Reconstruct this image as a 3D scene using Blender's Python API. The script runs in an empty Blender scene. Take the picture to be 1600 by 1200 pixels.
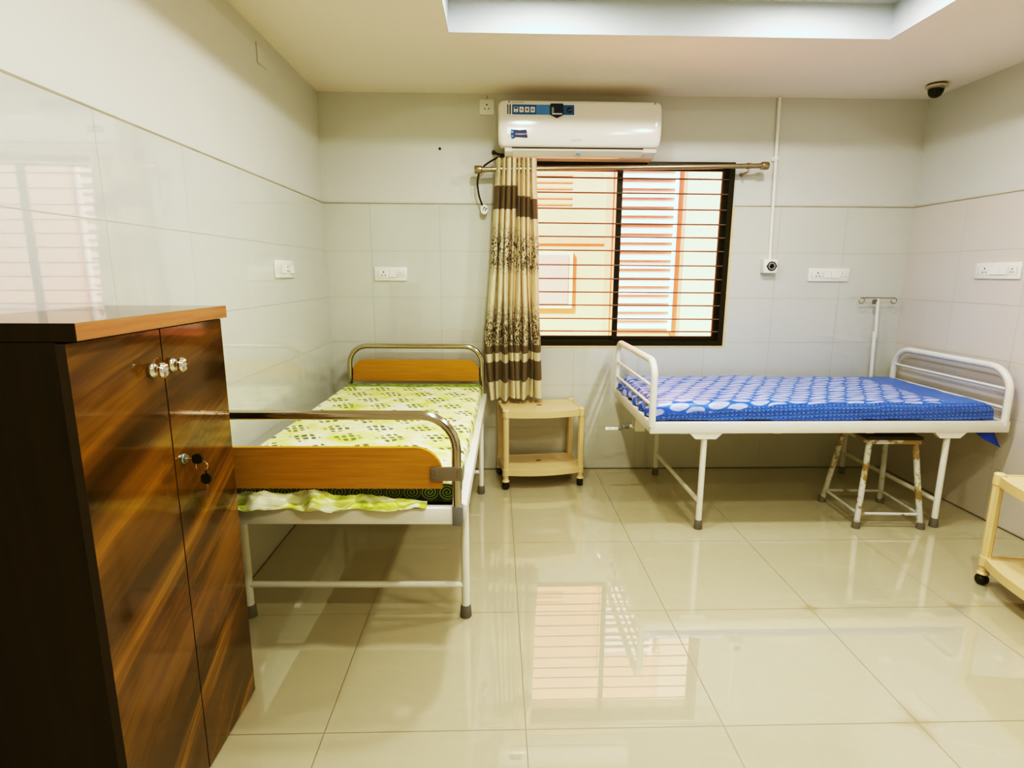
import bpy, bmesh, math, random
from mathutils import Vector, Matrix, noise as mnoise
random.seed(7)
C = bpy.context.scene.collection
PI = math.pi

# ------------------------------------------------------------------ room measures (metres)
W = 3.886          # room width, X from left wall to right wall
H = 2.477          # soffit height
YF = -5.05         # wall behind the camera
TT = 1.809         # top of the wall tiles

# ------------------------------------------------------------------ shader expression helper
class Ex:
    def __init__(s, nt, v): s.nt = nt; s.v = v
    def _m(s, op, *a):
        n = s.nt.nodes.new('ShaderNodeMath'); n.operation = op
        for i, x in enumerate((s,) + a):
            x = x.v if isinstance(x, Ex) else x
            if isinstance(x, (int, float)): n.inputs[i].default_value = x
            else: s.nt.links.new(x, n.inputs[i])
        return Ex(s.nt, n.outputs[0])
    def __add__(s, o): return s._m('ADD', o)
    __radd__ = __add__
    def __sub__(s, o): return s._m('SUBTRACT', o)
    def __rsub__(s, o): return (s * -1.0) + o
    def __mul__(s, o): return s._m('MULTIPLY', o)
    __rmul__ = __mul__
    def __truediv__(s, o): return s._m('DIVIDE', o)
    def sin(s): return s._m('SINE')
    def abs(s): return s._m('ABSOLUTE')
    def atan2(s, o): return s._m('ARCTAN2', o)
    def floor(s): return s._m('FLOOR')
    def fract(s): return s._m('FRACT')
    def sqrt(s): return s._m('SQRT')
    def pow(s, o): return s._m('POWER', o)
    def gt(s, o): return s._m('GREATER_THAN', o)
    def lt(s, o): return s._m('LESS_THAN', o)
    def max(s, o): return s._m('MAXIMUM', o)
    def min(s, o): return s._m('MINIMUM', o)
    def sat(s): return s._m('MAXIMUM', 0.0)._m('MINIMUM', 1.0)
    def step(s, a, b):                       # smooth ramp a..b -> 0..1
        return ((s - a) * (1.0 / (b - a))).sat()

class Mat:
    def __init__(s, name):
        s.m = bpy.data.materials.new(name); s.m.use_nodes = True
        s.nt = s.m.node_tree; s.p = s.nt.nodes['Principled BSDF']
    def coord(s, kind='Object'):
        n = s.nt.nodes.new('ShaderNodeTexCoord'); return n.outputs[kind]
    def attr(s, name):
        n = s.nt.nodes.new('ShaderNodeAttribute'); n.attribute_name = name; return n.outputs['Vector']
    def xyz(s, sock):
        n = s.nt.nodes.new('ShaderNodeSeparateXYZ'); s.nt.links.new(sock, n.inputs[0])
        return [Ex(s.nt, n.outputs[i]) for i in range(3)]
    def vec(s, x, y, z=0.0):
        n = s.nt.nodes.new('ShaderNodeCombineXYZ')
        for i, a in enumerate((x, y, z)):
            if isinstance(a, Ex): s.nt.links.new(a.v, n.inputs[i])
            else: n.inputs[i].default_value = a
        return n.outputs[0]
    def noise(s, vec, scale=5.0, detail=3.0, rough=.5, dist=0.0):
        n = s.nt.nodes.new('ShaderNodeTexNoise')
        n.inputs['Scale'].default_value = scale; n.inputs['Detail'].default_value = detail
        n.inputs['Roughness'].default_value = rough; n.inputs['Distortion'].default_value = dist
        s.nt.links.new(vec, n.inputs['Vector']); return Ex(s.nt, n.outputs['Fac'])
    def voro(s, vec, scale, rnd=1.0, out='Distance'):
        n = s.nt.nodes.new('ShaderNodeTexVoronoi'); n.inputs['Scale'].default_value = scale
        n.inputs['Randomness'].default_value = rnd
        s.nt.links.new(vec, n.inputs['Vector']); return Ex(s.nt, n.outputs[out])
    def _in(s, sock, v):
        if isinstance(v, Ex): s.nt.links.new(v.v, sock)
        elif isinstance(v, (tuple, list)): sock.default_value = (v[0], v[1], v[2], 1.0)
        elif isinstance(v, (int, float)): sock.default_value = v
        else: s.nt.links.new(v, sock)
    def mix(s, f, a, b):
        n = s.nt.nodes.new('ShaderNodeMix'); n.data_type = 'RGBA'
        s._in(n.inputs[0], f); s._in(n.inputs[6], a); s._in(n.inputs[7], b)
        return n.outputs[2]
    def ramp(s, f, stops):
        n = s.nt.nodes.new('ShaderNodeValToRGB'); e = n.color_ramp.elements
        while len(e) < len(stops): e.new(.5)
        for el, (p, c) in zip(e, stops): el.position = p; el.color = (c[0], c[1], c[2], 1)
        s.nt.links.new(f.v, n.inputs[0]); return n.outputs[0]
    def bump(s, h, strength=.3, dist=.002):
        n = s.nt.nodes.new('ShaderNodeBump'); n.inputs['Strength'].default_value = strength
        n.inputs['Distance'].default_value = dist
        s.nt.links.new(h.v, n.inputs['Height']); s.nt.links.new(n.outputs[0], s.p.inputs['Normal'])
    def set(s, col=None, rough=None, metal=None, ior=None, coat=None, spec=None, emit=None, emit_s=None, sheen=None, coat_r=None):
        P = s.p.inputs
        for k, v in (('Base Color', col), ('Roughness', rough), ('Metallic', metal), ('IOR', ior), ('Coat Weight', coat),
                     ('Coat Roughness', coat_r),
                     ('Specular IOR Level', spec), ('Emission Color', emit), ('Emission Strength', emit_s), ('Sheen Weight', sheen)):
            if v is not None: s._in(P[k], v)
        return s.m

def plain(name, col, rough=.5, metal=0.0, var=.06, scale=14.0, bump=0.0, spec=None, coat=None):
    m = Mat(name); v = m.noise(m.coord(), scale, 4.0)
    dark = tuple(c * (1 - var) for c in col); lite = tuple(min(1, c * (1 + var)) for c in col)
    if bump: m.bump(m.noise(m.coord(), scale * 8, 2.0), bump, .001)
    return m.set(m.mix(v, dark, lite), rough, metal, spec=spec, coat=coat)

def tile_mat(name, ax, u0, col, ground):
    """Wall tiles 0.45 x 0.30, ax 0 = runs along X, 1 = along Y."""
    m = Mat(name); p = m.xyz(m.coord())
    u = (p[ax] - u0) / .45; v = (p[2] - .009) / .30
    du = ((u + .5).fract() - .5).abs() * .45; dv = ((v + .5).fract() - .5).abs() * .30
    joint = 1.0 - du.min(dv).step(.0008, .0022)
    cell = m.vec(u.floor(), v.floor(), 3.1)
    n = s_noise = m.noise(m.coord(), 2.2, 4.0, .55)
    w = m.nt.nodes.new('ShaderNodeTexWhiteNoise'); m.nt.links.new(cell, w.inputs['Vector'])
    tone = Ex(m.nt, w.outputs['Value'])
    c = m.mix(n, tuple(x * .97 for x in col), tuple(x * 1.02 for x in col))
    c = m.mix(tone * .35, c, tuple(x * .96 for x in col))
    c = m.mix(joint * .5, c, ground)
    m.bump(m.noise(m.coord(), 7.0, 2.0) * .35 + joint * -.35 + m.noise(m.coord(), 42.0, 1.0) * .02, .04, .003)
    return m.set(c, joint * .5 + .025, ior=1.8)

def floor_mat():
    m = Mat('floor_tile'); p = m.xyz(m.coord()); s = .6105
    u = (p[0] - .5889) / s; v = (p[1] + 2.3433) / s
    du = ((u + .5).fract() - .5).abs() * s; dv = ((v + .5).fract() - .5).abs() * s
    joint = 1.0 - du.min(dv).step(.0008, .0022)
    n1 = m.noise(m.coord(), 1.7, 5.0, .6, .6)
    vein = m.noise(m.vec(p[0] * 3.0, p[1] * 9.0, .3), 1.6, 6.0, .62, 1.2)
    c = m.mix(n1, (.500, .466, .345), (.562, .525, .395))
    c = m.mix(vein.step(.56, .72) * .22, c, (.66, .61, .47))
    w = m.nt.nodes.new('ShaderNodeTexWhiteNoise'); m.nt.links.new(m.vec(u.floor(), v.floor(), 1.7), w.inputs['Vector'])
    c = m.mix(Ex(m.nt, w.outputs['Value']) * .25, c, (.55, .50, .37))
    c = m.mix(joint * .7, c, (.16, .12, .07))
    # brown stains where four tiles meet
    nz = m.noise(m.coord(), 38.0, 4.0, .7)
    for sx, sy, r in ((.5889 + 3 * s, -2.3433, .10), (.5889 + 3 * s, -2.3433 + s, .05), (3.05, -2.3433 + s, .05)):
        d = ((p[0] - sx) * (p[0] - sx) + (p[1] - sy) * (p[1] - sy)).sqrt()
        near = 1.0 - d.step(r * .15, r)
        c = m.mix((near * du.min(dv).step(.03, .0) * 1.2 + near * nz.step(.52, .7) * .5).sat() * .45, c, (.36, .27, .15))
    return m.set(c, joint * .5 + .008, ior=2.1)

def paint_mat(name, col):
    m = Mat(name); n = m.noise(m.coord(), 1.4, 4.0)
    m.bump(m.noise(m.coord(), 60.0, 3.0), .12, .002)
    return m.set(m.mix(n, tuple(x * .97 for x in col), tuple(min(1, x * 1.02) for x in col)), .55, spec=.3)

M = {}
TILE = (.66, .67, .615); GROUND = (.30, .28, .20)
M['tile_x'] = tile_mat('wall_tile_back', 0, .2915, TILE, GROUND)
M['tile_l'] = tile_mat('wall_tile_left', 1, -2.134, (.65, .665, .625), GROUND)
M['tile_r'] = tile_mat('wall_tile_right', 1, -.4394, (.70, .655, .61), GROUND)
M['paint'] = paint_mat('wall_paint', (.69, .695, .655))
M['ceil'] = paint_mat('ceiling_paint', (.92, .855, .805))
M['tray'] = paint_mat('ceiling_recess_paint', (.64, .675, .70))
M['floor'] = floor_mat()
M['caulk'] = plain('tile_edge_caulk', (.40, .37, .285), .7, var=.25, scale=9)
M['skirt'] = plain('wall_foot_joint', (.12, .10, .07), .8)
M['black_frame'] = plain('dark_anodised_frame', (.016, .011, .010), .35, var=.3)
M['plaster'] = plain('bare_plaster', (.74, .62, .40), .8, var=.15, scale=30)
M['bar'] = plain('grille_steel', (.24, .17, .14), .45, .3)
M['chrome'] = plain('polished_steel_tube', (.62, .57, .49), .16, 1.0, var=.04)
M['steel'] = plain('brushed_steel', (.50, .43, .34), .34, 1.0, var=.08)
M['nickel'] = plain('bright_nickel', (.86, .83, .76), .10, 1.0, var=.02)
M['white_metal'] = plain('white_enamelled_steel', (.80, .785, .71), .32, var=.04)
M['rubber'] = plain('grey_rubber', (.20, .19, .175), .6, var=.12)
M['grey_cap'] = plain('grey_plastic_cap', (.25, .25, .26), .5)
M['plate_metal'] = plain('dull_zinc_plate', (.34, .29, .24), .45, .6)
M['cream'] = plain('cream_plastic', (.72, .585, .375), .38, var=.04, scale=6)
M['caster'] = plain('black_caster_plastic', (.012, .011, .011), .4)
M['mark'] = plain('red_brown_mark', (.33, .12, .05), .6)
M['ac_white'] = plain('glossy_white_plastic', (.83, .80, .74), .12, var=.02, scale=3)
M['ac_dark'] = plain('dark_vent_gap', (.035, .02, .016), .6)
M['ac_flap'] = plain('vent_flap_plastic', (.80, .76, .68), .25, var=.02)
M['plate'] = plain('white_switch_plastic', (.86, .85, .80), .25, var=.015)
M['hole'] = plain('socket_hole', (.05, .05, .045), .6)
M['groove'] = plain('switch_groove', (.52, .50, .45), .6)
M['black'] = plain('matt_black_plastic', (.008, .008, .009), .35)
M['black_gloss'] = plain('black_dome_plastic', (.004, .004, .006), .12)
M['ivory'] = plain('ivory_plastic', (.70, .63, .47), .4)
M['blue'] = plain('blue_print', (.015, .16, .40), .3, var=.1)
M['navy'] = plain('navy_print', (.008, .018, .10), .3, var=.1)
M['sky_print'] = plain('light_blue_print', (.10, .33, .62), .3)
M['paper'] = plain('white_print', (.82, .84, .84), .35, var=.02)
M['red_print'] = plain('red_print', (.55, .16, .10), .4)
M['grey_print'] = plain('grey_print', (.42, .42, .43), .4)
M['silver_print'] = plain('silver_print', (.30, .33, .36), .35)
M['navy_ticking'] = plain('navy_ticking', (.016, .014, .05), .8, var=.3)
M['teal'] = plain('zinc_lock_ring', (.40, .50, .50), .25, .9)
M['seat_dark'] = plain('dark_seat_board', (.045, .025, .02), .6, var=.4)

# laminate of the bed boards
m = Mat('honey_laminate'); p = m.xyz(m.coord())
g = m.noise(m.vec(p[0] * 2.0, p[1] * 20.0, p[2] * 46.0), 3.0, 5.0, .6, .3)
M['maroon'] = plain('maroon_edge_band', (.030, .008, .005), .4)
M['board'] = m.set(m.ramp(g, [(.25, (.46, .240, .022)), (.75, (.59, .335, .040))]), .30)

# figured dark wood veneer of the cabinet doors
m = Mat('figured_walnut_veneer'); p = m.xyz(m.coord())
warp = m.noise(m.vec(p[0], p[1] * .8, p[2] * .9), 1.6, 1.0, .4)
wv = (warp - .5) * .16
ang = (p[2] - .1).step(0.0, 1.15)                        # grain lies flatter towards the top
a = p[1] * (ang * .14 + .80) + p[2] * (.60 - ang * .32)
b = p[2] * (ang * .14 + .80) - p[1] * (.60 - ang * .32) + wv
broad = m.noise(m.vec(a * .9, b * 2.4, .7), 1.5, 2.0, .5, .4)
mid = m.noise(m.vec(a * .8, b * 5.2, 2.7), 1.6, 4.0, .55, .8)
fine = m.noise(m.vec(a * 1.6, b * 52.0, 4.2), 1.4, 4.0, .62, .3)
gold_streak = m.noise(m.vec(a * .45, b * 4.4, 9.7), 1.9, 4.0, .55, .6).step(.53, .66)  # bright golden streaks of the wood figure
tone = broad * .50 + mid * .48 + fine * .12 - .06
col = m.ramp(tone, [(.36, (.036, .015, .004)), (.45, (.075, .034, .006)), (.53, (.135, .066, .008)), (.60, (.205, .105, .010)), (.70, (.31, .165, .016))])
col = m.mix(gold_streak * .75 * fine.step(.28, .60), col, (.40, .215, .018))
m.bump(fine, .05, .002)
M['veneer'] = m.set(col, .10, coat=.4, coat_r=.05)
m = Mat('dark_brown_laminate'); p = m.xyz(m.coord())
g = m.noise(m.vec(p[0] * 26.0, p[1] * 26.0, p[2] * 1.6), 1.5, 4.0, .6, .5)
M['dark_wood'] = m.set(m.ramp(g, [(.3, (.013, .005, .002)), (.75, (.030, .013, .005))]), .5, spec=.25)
m = Mat('cabinet_top_laminate'); p = m.xyz(m.coord())
g = m.noise(m.vec(p[0] * 30.0, p[1] * 3.0, p[2] * 40.0), 1.5, 4.0, .6)
M['top_edge'] = m.set(m.ramp(g, [(.3, (.31, .165, .085)), (.75, (.40, .225, .12))]), .22)
m = Mat('mirror_gloss_cabinet_top'); M['top_wood'] = m.set(m.mix(m.noise(m.coord(), 9.0, 4.0), (.10, .05, .02), (.14, .07, .03)), .03, ior=2.6)
# chipped stool paint
m = Mat('chipped_stool_paint'); n = m.noise(m.coord(), 11.0, 5.0, .65); p = m.xyz(m.coord())
c = m.mix((n + (p[2] - .2) * .35).step(.55, .60), (.60, .61, .58), (.34, .25, .11))
c = m.mix(m.noise(m.coord(), 33.0, 4.0).step(.60, .66), c, (.50, .43, .16))
M['stool'] = m.set(c, .5)

# green printed bed sheet (UV in metres)
m = Mat('green_block_print_cotton'); u, v, _ = m.xyz(m.attr('UVMap'))
nz = m.noise(m.vec(u, v, 0.0), 7.0, 4.0, .6, .5)
base = m.ramp(nz, [(.30, (.60, .66, .16)), (.45, (.74, .76, .36)), (.58, (.82, .82, .58)), (.72, (.80, .82, .70))])
uu = u / .190; row = v / .150
uu = uu + (row.floor() * .5).fract() + m.noise(m.vec(row.floor(), u * .4, 2.0), 3.0, 1.0) * .25
cu = uu.fract() - .5; cv = row.fract() - .5
mask = 1.0 - (cu.abs() * 1.35 + cv.abs() * 1.2 + (cu * cv) * 1.3).step(.50, .56)
wn = m.noise(m.vec(u, v, 2.0), 11.0, 2.0) * .03
d1 = ((u + v * .45 + wn) * (2 * PI / .034)).sin(); d2 = ((v - u * .18 + wn) * (2 * PI / .048)).sin()
dots = d1.step(-.55, -.10) * d2.step(-.70, -.25)
dark = m.mix(m.noise(m.vec(u, v, 5.0), 9.0, 2.0).step(.42, .58), (.085, .115, .060), (.16, .22, .025))
top = m.mix(mask * dots * .92, base, dark)
# border: dark green with spirals
cu2 = (u / .062).fract() - .5; cv2 = (v / .055).fract() - .5
rr = (cu2 * cu2 + cv2 * cv2).sqrt()
rings = (rr * 38.0 + cu2.atan2(cv2)).sin().step(.25, .7) * (1.0 - rr.step(.46, .54))
bord = m.mix(rings, (.020, .045, .012), (.36, .50, .18))
tb = m.noise(m.vec(u * 1.0, v * 2.4, 1.0), 30.0, 3.0).step(.46, .54)
bord_head = m.mix(tb, (.10, .20, .025), (.38, .50, .15))
head = v.gt(1.655); stripe = ((v - 1.655).abs().lt(.010)).max((v - 1.775).abs().lt(.008))
side = (u.gt(.885) * v.lt(.30)).max(v.lt(.0))
c = m.mix(side, top, bord); c = m.mix(head, c, bord_head); c = m.mix(stripe, c, (.30, .40, .16))
m.bump(m.noise(m.vec(u, v, 0.0), 220.0, 2.0), .10, .001)
M['green_sheet'] = m.set(c, .75, sheen=.1)
m = Mat('green_sheet_hem_cotton'); u, v, _ = m.xyz(m.attr('UVMap'))
c = m.ramp(m.noise(m.vec(u, v * 1.4, 0.0), 9.0, 4.0, .6, .6), [(.34, (.30, .38, .02)), (.46, (.58, .62, .20)), (.56, (.78, .78, .60)), (.70, (.70, .74, .42))])
M['hem'] = m.set(c, .75)

# blue printed bed sheet
m = Mat('blue_block_print_cotton'); u, v, _ = m.xyz(m.attr('UVMap'))
wob = m.noise(m.vec(u, v, 0.0), 5.0, 2.0) * .05
su = u - v * .60 + wob
k = su / .105
row = (v + wob * .4) / .060 + k.floor() * .37
cu = k.fract() - .5; cv = row.fract() - .5 + (m.noise(m.vec(u, v, 7.0), 14.0, 1.0) - .5) * .25
lens = (cu.abs() * 1.9).pow(2.6) + (cv.abs() * 2.25).pow(1.6)
leaf = 1.0 - lens.step(.70, .95)
slit = ((cv + cu * .25) * 30.0).sin().step(.80, .98) * .35
blue = m.mix(m.noise(m.vec(u, v, 1.0), 6.0, 3.0), (.018, .135, .52), (.04, .21, .66))
pale = m.mix(m.noise(m.vec(u, v, 3.0), 20.0, 2.0), (.40, .47, .80), (.58, .62, .88))
top = m.mix(leaf * (1.0 - slit), blue, pale)
# textured border: dashes
spk = m.noise(m.vec(u * 1.0, v * 2.6, 0.0), 120.0, 2.0).step(.52, .60)
vd = v - u * .03 + wob * .25
dash = ((u * 2 * PI / .024).sin().step(-.1, .3)) * ((vd * 2 * PI / .020).sin().step(.0, .4)).max(0.0)
dash = dash.max((vd * 2 * PI / .040).sin().step(.90, .98) * .8)
bord = m.mix((spk * .50 + dash * .38).sat(), (.012, .085, .36), (.20, .45, .78))
endm = m.mix(spk * .65, (.05, .19, .60), (.26, .44, .82))
limit = (u * .09).min(.085) - .062 + ((u * PI / .15).sin().abs()) * .016 * u.lt(.8)
c = m.mix(v.lt(limit), top, bord)
c = m.mix(((u + (m.noise(m.vec(v * 2.0, 0.0, 3.0), 4.0, 1.0)) * .10).gt(1.64)) * v.gt(limit), c, endm)
m.bump(m.noise(m.vec(u, v, 0.0), 200.0, 2.0), .10, .001)
M['blue_sheet'] = m.set(c, .32, ior=1.75)

# striped curtain: UV.y is the height on the cloth
m = Mat('striped_floral_curtain'); u, v, _ = m.xyz(m.attr('UVMap'))
def band(a, b): return v.gt(a) * v.lt(b)
crm = m.mix(m.noise(m.vec(u, v, 0.0), 16.0, 3.0), (.72, .655, .48), (.80, .74, .57))
brn = m.mix(m.noise(m.vec(u * 30.0, v * 120.0, 0.0), 1.6, 3.0), (.17, .125, .082), (.27, .205, .135))
vn = m.noise(m.vec(u * 1.0, v * .8, 0.0), 46.0, 1.5, .5, 1.8)
fl_a = vn.step(.51, .55); fl_b = vn.step(.47, .51)
den1 = (v - 1.353).step(0.0, .08) * (1.0 - (v - 1.56).step(0.0, .13))
den2 = 1.0 - (v - 1.02).step(0.0, .19)
c = m.mix(band(1.353, 1.70) * fl_a * den1, crm, (.075, .05, .03))
c = m.mix(band(.90, 1.215) * fl_b * den2 * .95, c, (.085, .055, .032))
c = m.mix(band(1.765, 1.905), c, brn)
c = m.mix(band(.849, .90), c, brn)
c = m.mix(band(.662, .793), c, brn)
M['curtain'] = m.set(c, .8, sheen=.15)
m.bump(m.noise(m.vec(u, v, 0.0), 260.0, 2.0), .1, .001)
nt = m.nt                                                  # thin cloth: some window light comes through
tr = nt.nodes.new('ShaderNodeBsdfTranslucent'); mx = nt.nodes.new('ShaderNodeMixShader')
nt.links.new(c, tr.inputs[0]); mx.inputs[0].default_value = .14
nt.links.new(m.p.outputs[0], mx.inputs[1]); nt.links.new(tr.outputs[0], mx.inputs[2])
nt.links.new(mx.outputs[0], nt.nodes['Material Output'].inputs[0])

# window glass: thin pane, clear with a Fresnel reflection
m = Mat('thin_window_glass'); nt = m.nt
tr = nt.nodes.new('ShaderNodeBsdfTransparent'); tr.inputs[0].default_value = (.97, .97, .96, 1)
gl = nt.nodes.new('ShaderNodeBsdfGlossy'); gl.inputs['Roughness'].default_value = .02
fr = nt.nodes.new('ShaderNodeFresnel'); fr.inputs[0].default_value = 1.45
mx = nt.nodes.new('ShaderNodeMixShader')
nt.links.new(fr.outputs[0], mx.inputs[0]); nt.links.new(tr.outputs[0], mx.inputs[1]); nt.links.new(gl.outputs[0], mx.inputs[2])
nt.links.new(mx.outputs[0], nt.nodes['Material Output'].inputs[0])
M['glass'] = m.m

# outside
M['ext_wall'] = plain('sunlit_peach_render', (.88, .42, .275), .9, var=.08, scale=2.5)
M['ext_peach'] = plain('peach_pilaster_render', (.80, .36, .24), .9, var=.05)
M['ext_cream'] = plain('cream_render', (.88, .57, .415), .9, var=.05, scale=3)
M['louvre'] = plain('white_louvre_blade', (.86, .80, .735), .7, var=.03)
M['louvre_gap'] = plain('louvre_shadow_board', (.66, .38, .31), .9)
M['ext_pane'] = plain('dusty_window_pane', (.52, .36, .31), .7, var=.06)
M['vent'] = plain('vent_groove', (.70, .33, .22), .9)

# ------------------------------------------------------------------ mesh helpers
def fillet(pts, rad, n=7):
    pts = [Vector(p) for p in pts]; out = [pts[0]]
    for i in range(1, len(pts) - 1):
        a, b, c = pts[i - 1], pts[i], pts[i + 1]
        d1 = (a - b); d2 = (c - b); r = min(rad, d1.length * .49, d2.length * .49)
        d1.normalize(); d2.normalize(); ang = d1.angle(d2)
        if ang > PI - .02: out.append(b); continue
        t = r; R = t * math.tan(ang / 2); cen = b + (d1 + d2).normalized() * (R / math.sin(ang / 2))
        p1 = b + d1 * t; p2 = b + d2 * t; v1 = p1 - cen; v2 = p2 - cen; th = v1.angle(v2)
        for k in range(n + 1):
            f = k / n; s = math.sin(th)
            out.append(cen + v1 * (math.sin((1 - f) * th) / s) + v2 * (math.sin(f * th) / s))
    out.append(pts[-1]); return out

class MB:
    def __init__(s): s.bm = bmesh.new(); s.mi = 0
    def _fin(s, faces):
        for f in faces: f.material_index = s.mi
    def mat(s, i): s.mi = i; return s
    def box(s, x0, x1, y0, y1, z0, z1, bev=0.0, seg=2):
        r = bmesh.ops.create_cube(s.bm, size=1.0)
        vs = r['verts']
        for v in vs: v.co = Vector((x0 + (v.co.x + .5) * (x1 - x0), y0 + (v.co.y + .5) * (y1 - y0), z0 + (v.co.z + .5) * (z1 - z0)))
        fs = {f for v in vs for f in v.link_faces}; s._fin(fs)
        if bev:
            es = list({e for v in vs for e in v.link_edges})
            r2 = bmesh.ops.bevel(s.bm, geom=es, offset=bev, segments=seg, affect='EDGES', profile=.5)
            s._fin(r2['faces'])
        return s
    def obox(s, c, size, rot=(0, 0, 0), bev=0.0):
        n0 = len(s.bm.verts); s.box(-size[0] / 2, size[0] / 2, -size[1] / 2, size[1] / 2, -size[2] / 2, size[2] / 2, bev)
        s.bm.verts.ensure_lookup_table()
        from mathutils import Euler
        R = Euler(rot).to_matrix()
        for v in s.bm.verts[n0:]: v.co = R @ v.co + Vector(c)
        return s
    def tube(s, pts, r, bend=0.0, seg=14, r_end=None, cap=True):
        P = fillet(pts, bend) if bend else [Vector(p) for p in pts]
        t = (P[1] - P[0]).normalized(); n = t.orthogonal().normalized(); rings = []
        for i, p in enumerate(P):
            if i == 0: tt = (P[1] - P[0])
            elif i == len(P) - 1: tt = (P[-1] - P[-2])
            else: tt = (P[i + 1] - P[i]).normalized() + (P[i] - P[i - 1]).normalized()
            tt.normalize(); n = (n - tt * n.dot(tt)).normalized(); b = tt.cross(n)
            rr = r if r_end is None else r + (r_end - r) * i / (len(P) - 1)
            rings.append([s.bm.verts.new(p + (n * math.cos(a) + b * math.sin(a)) * rr) for a in [2 * PI * k / seg for k in range(seg)]])
        fs = []
        for A, B in zip(rings, rings[1:]):
            for k in range(seg): fs.append(s.bm.faces.new((A[k], A[(k + 1) % seg], B[(k + 1) % seg], B[k])))
        if cap: fs.append(s.bm.faces.new(list(reversed(rings[0])))); fs.append(s.bm.faces.new(rings[-1]))
        s._fin(fs); return s
    def lathe(s, prof, origin, axis=(0, 0, 1), seg=24):
        """prof: list of (radius, height) along axis."""
        ax = Vector(axis).normalized(); n = ax.orthogonal().normalized(); b = ax.cross(n); o = Vector(origin); rings = []
        for r, h in prof:
            if r < 1e-6: rings.append([s.bm.verts.new(o + ax * h)])
            else: rings.append([s.bm.verts.new(o + ax * h + (n * math.cos(2 * PI * k / seg) + b * math.sin(2 * PI * k / seg)) * r) for k in range(seg)])
        fs = []
        for A, B in zip(rings, rings[1:]):
            for k in range(seg):
                k2 = (k + 1) % seg
                if len(A) == 1 and len(B) == 1: continue
                if len(A) == 1: fs.append(s.bm.faces.new((A[0], B[k2], B[k])))
                elif len(B) == 1: fs.append(s.bm.faces.new((A[k], A[k2], B[0])))
                else: fs.append(s.bm.faces.new((A[k], A[k2], B[k2], B[k])))
        s._fin(fs); return s
    def prism(s, poly, fn, a, b):
        """poly: 2D outline, fn(p, q, t) -> 3D point, extruded from t = a to t = b."""
        A = [s.bm.verts.new(fn(p, q, a)) for p, q in poly]; B = [s.bm.verts.new(fn(p, q, b)) for p, q in poly]; n = len(poly)
        fs = [s.bm.faces.new(A), s.bm.faces.new(list(reversed(B)))]
        for k in range(n): fs.append(s.bm.faces.new((A[k], B[k], B[(k + 1) % n], A[(k + 1) % n])))
        s._fin(fs); return s
    def quad(s, *pts):
        s._fin([s.bm.faces.new([s.bm.verts.new(p) for p in pts])]); return s
    def build(s, name, mats, parent=None, smooth=40, loc=None):
        bmesh.ops.recalc_face_normals(s.bm, faces=s.bm.faces[:])
        me = bpy.data.meshes.new(name); s.bm.to_mesh(me); s.bm.free()
        for mm in (mats if isinstance(mats, (list, tuple)) else [mats]): me.materials.append(mm)
        if smooth:
            for f in me.polygons: f.use_smooth = True
            me.set_sharp_from_angle(angle=math.radians(smooth))
        o = bpy.data.objects.new(name, me); C.objects.link(o)
        if parent is not None: o.parent = parent
        if loc: o.location = loc
        return o

def tag(o, label, cat, group=None):
    o['label'] = label; o['category'] = cat
    if group: o['group'] = group
    return o
def thing(name, label, cat, loc=(0, 0, 0), rz=0.0, group=None):
    o = bpy.data.objects.new(name, None); C.objects.link(o); o.empty_display_size = .1
    o.location = loc; o.rotation_euler = (0, 0, rz)
    return tag(o, label, cat, group)
def struct(o): o['kind'] = 'structure'; return o
def dup(o, parent=None):
    c = o.copy(); C.objects.link(c)
    if parent is not None: c.parent = parent
    for ch in list(o.children): dup(ch, c)
    return c
def rrect(x0, x1, z0, z1, r, n=6, corners=(1, 1, 1, 1)):
    """outline, corners: bottom-left, bottom-right, top-right, top-left rounded or not."""
    out = []
    for (cx, cz, a0, on, px, pz) in ((x0 + r, z0 + r, PI, corners[0], x0, z0), (x1 - r, z0 + r, 1.5 * PI, corners[1], x1, z0),
                                     (x1 - r, z1 - r, 0, corners[2], x1, z1), (x0 + r, z1 - r, .5 * PI, corners[3], x0, z1)):
        if on: out += [(cx + r * math.cos(a0 + k * PI / 2 / n), cz + r * math.sin(a0 + k * PI / 2 / n)) for k in range(n + 1)]
        else: out.append((px, pz))
    return out
XZ = lambda p, q, t: Vector((p, t, q))
YZ = lambda p, q, t: Vector((t, p, q))
XY = lambda p, q, t: Vector((p, q, t))

# ------------------------------------------------------------------ room shell
struct(MB().box(-.2, W + .2, YF - .2, .25, -.12, 0).build('floor', M['floor'], smooth=0))
WX0, WX1, WZ0, WZ1 = 1.145, 2.665, .886, 2.081              # window opening
b = MB()
def tilewall(b, x0, x1):                                    # painted wall above, tile layer 8 mm proud below
    b.mat(1).box(x0, x1, .008, .22, 0, H + .4)
for (x0, x1, z0, z1) in ((-.2, WX0, 0, H + .4), (WX1, W + .2, 0, H + .4), (WX0, WX1, WZ1, H + .4), (WX0, WX1, 0, WZ0)):
    b.mat(1).box(x0, x1, .008, .22, z0, z1)
for (x0, x1, z0, z1) in ((-.01, WX0, 0, TT), (WX1 + .018, W + .01, 0, TT), (WX0, WX1 + .018, 0, WZ0 - .014)):
    b.mat(0).box(x0, x1, 0, .012, z0, z1)
b.mat(2).box(0, WX0, -.0008, .009, TT - .003, TT + .003).box(WX1 + .02, W, -.0008, .009, TT - .003, TT + .003)
b.mat(3).box(0, W, -.0012, .006, 0, .005)
struct(b.build('wall_back', [M['tile_x'], M['paint'], M['caulk'], M['skirt']], smooth=0))
b = MB().mat(1).box(-.2, -.008, YF, .22, 0, H + .4).mat(0).box(-.012, 0, YF, .01, 0, TT)
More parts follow.
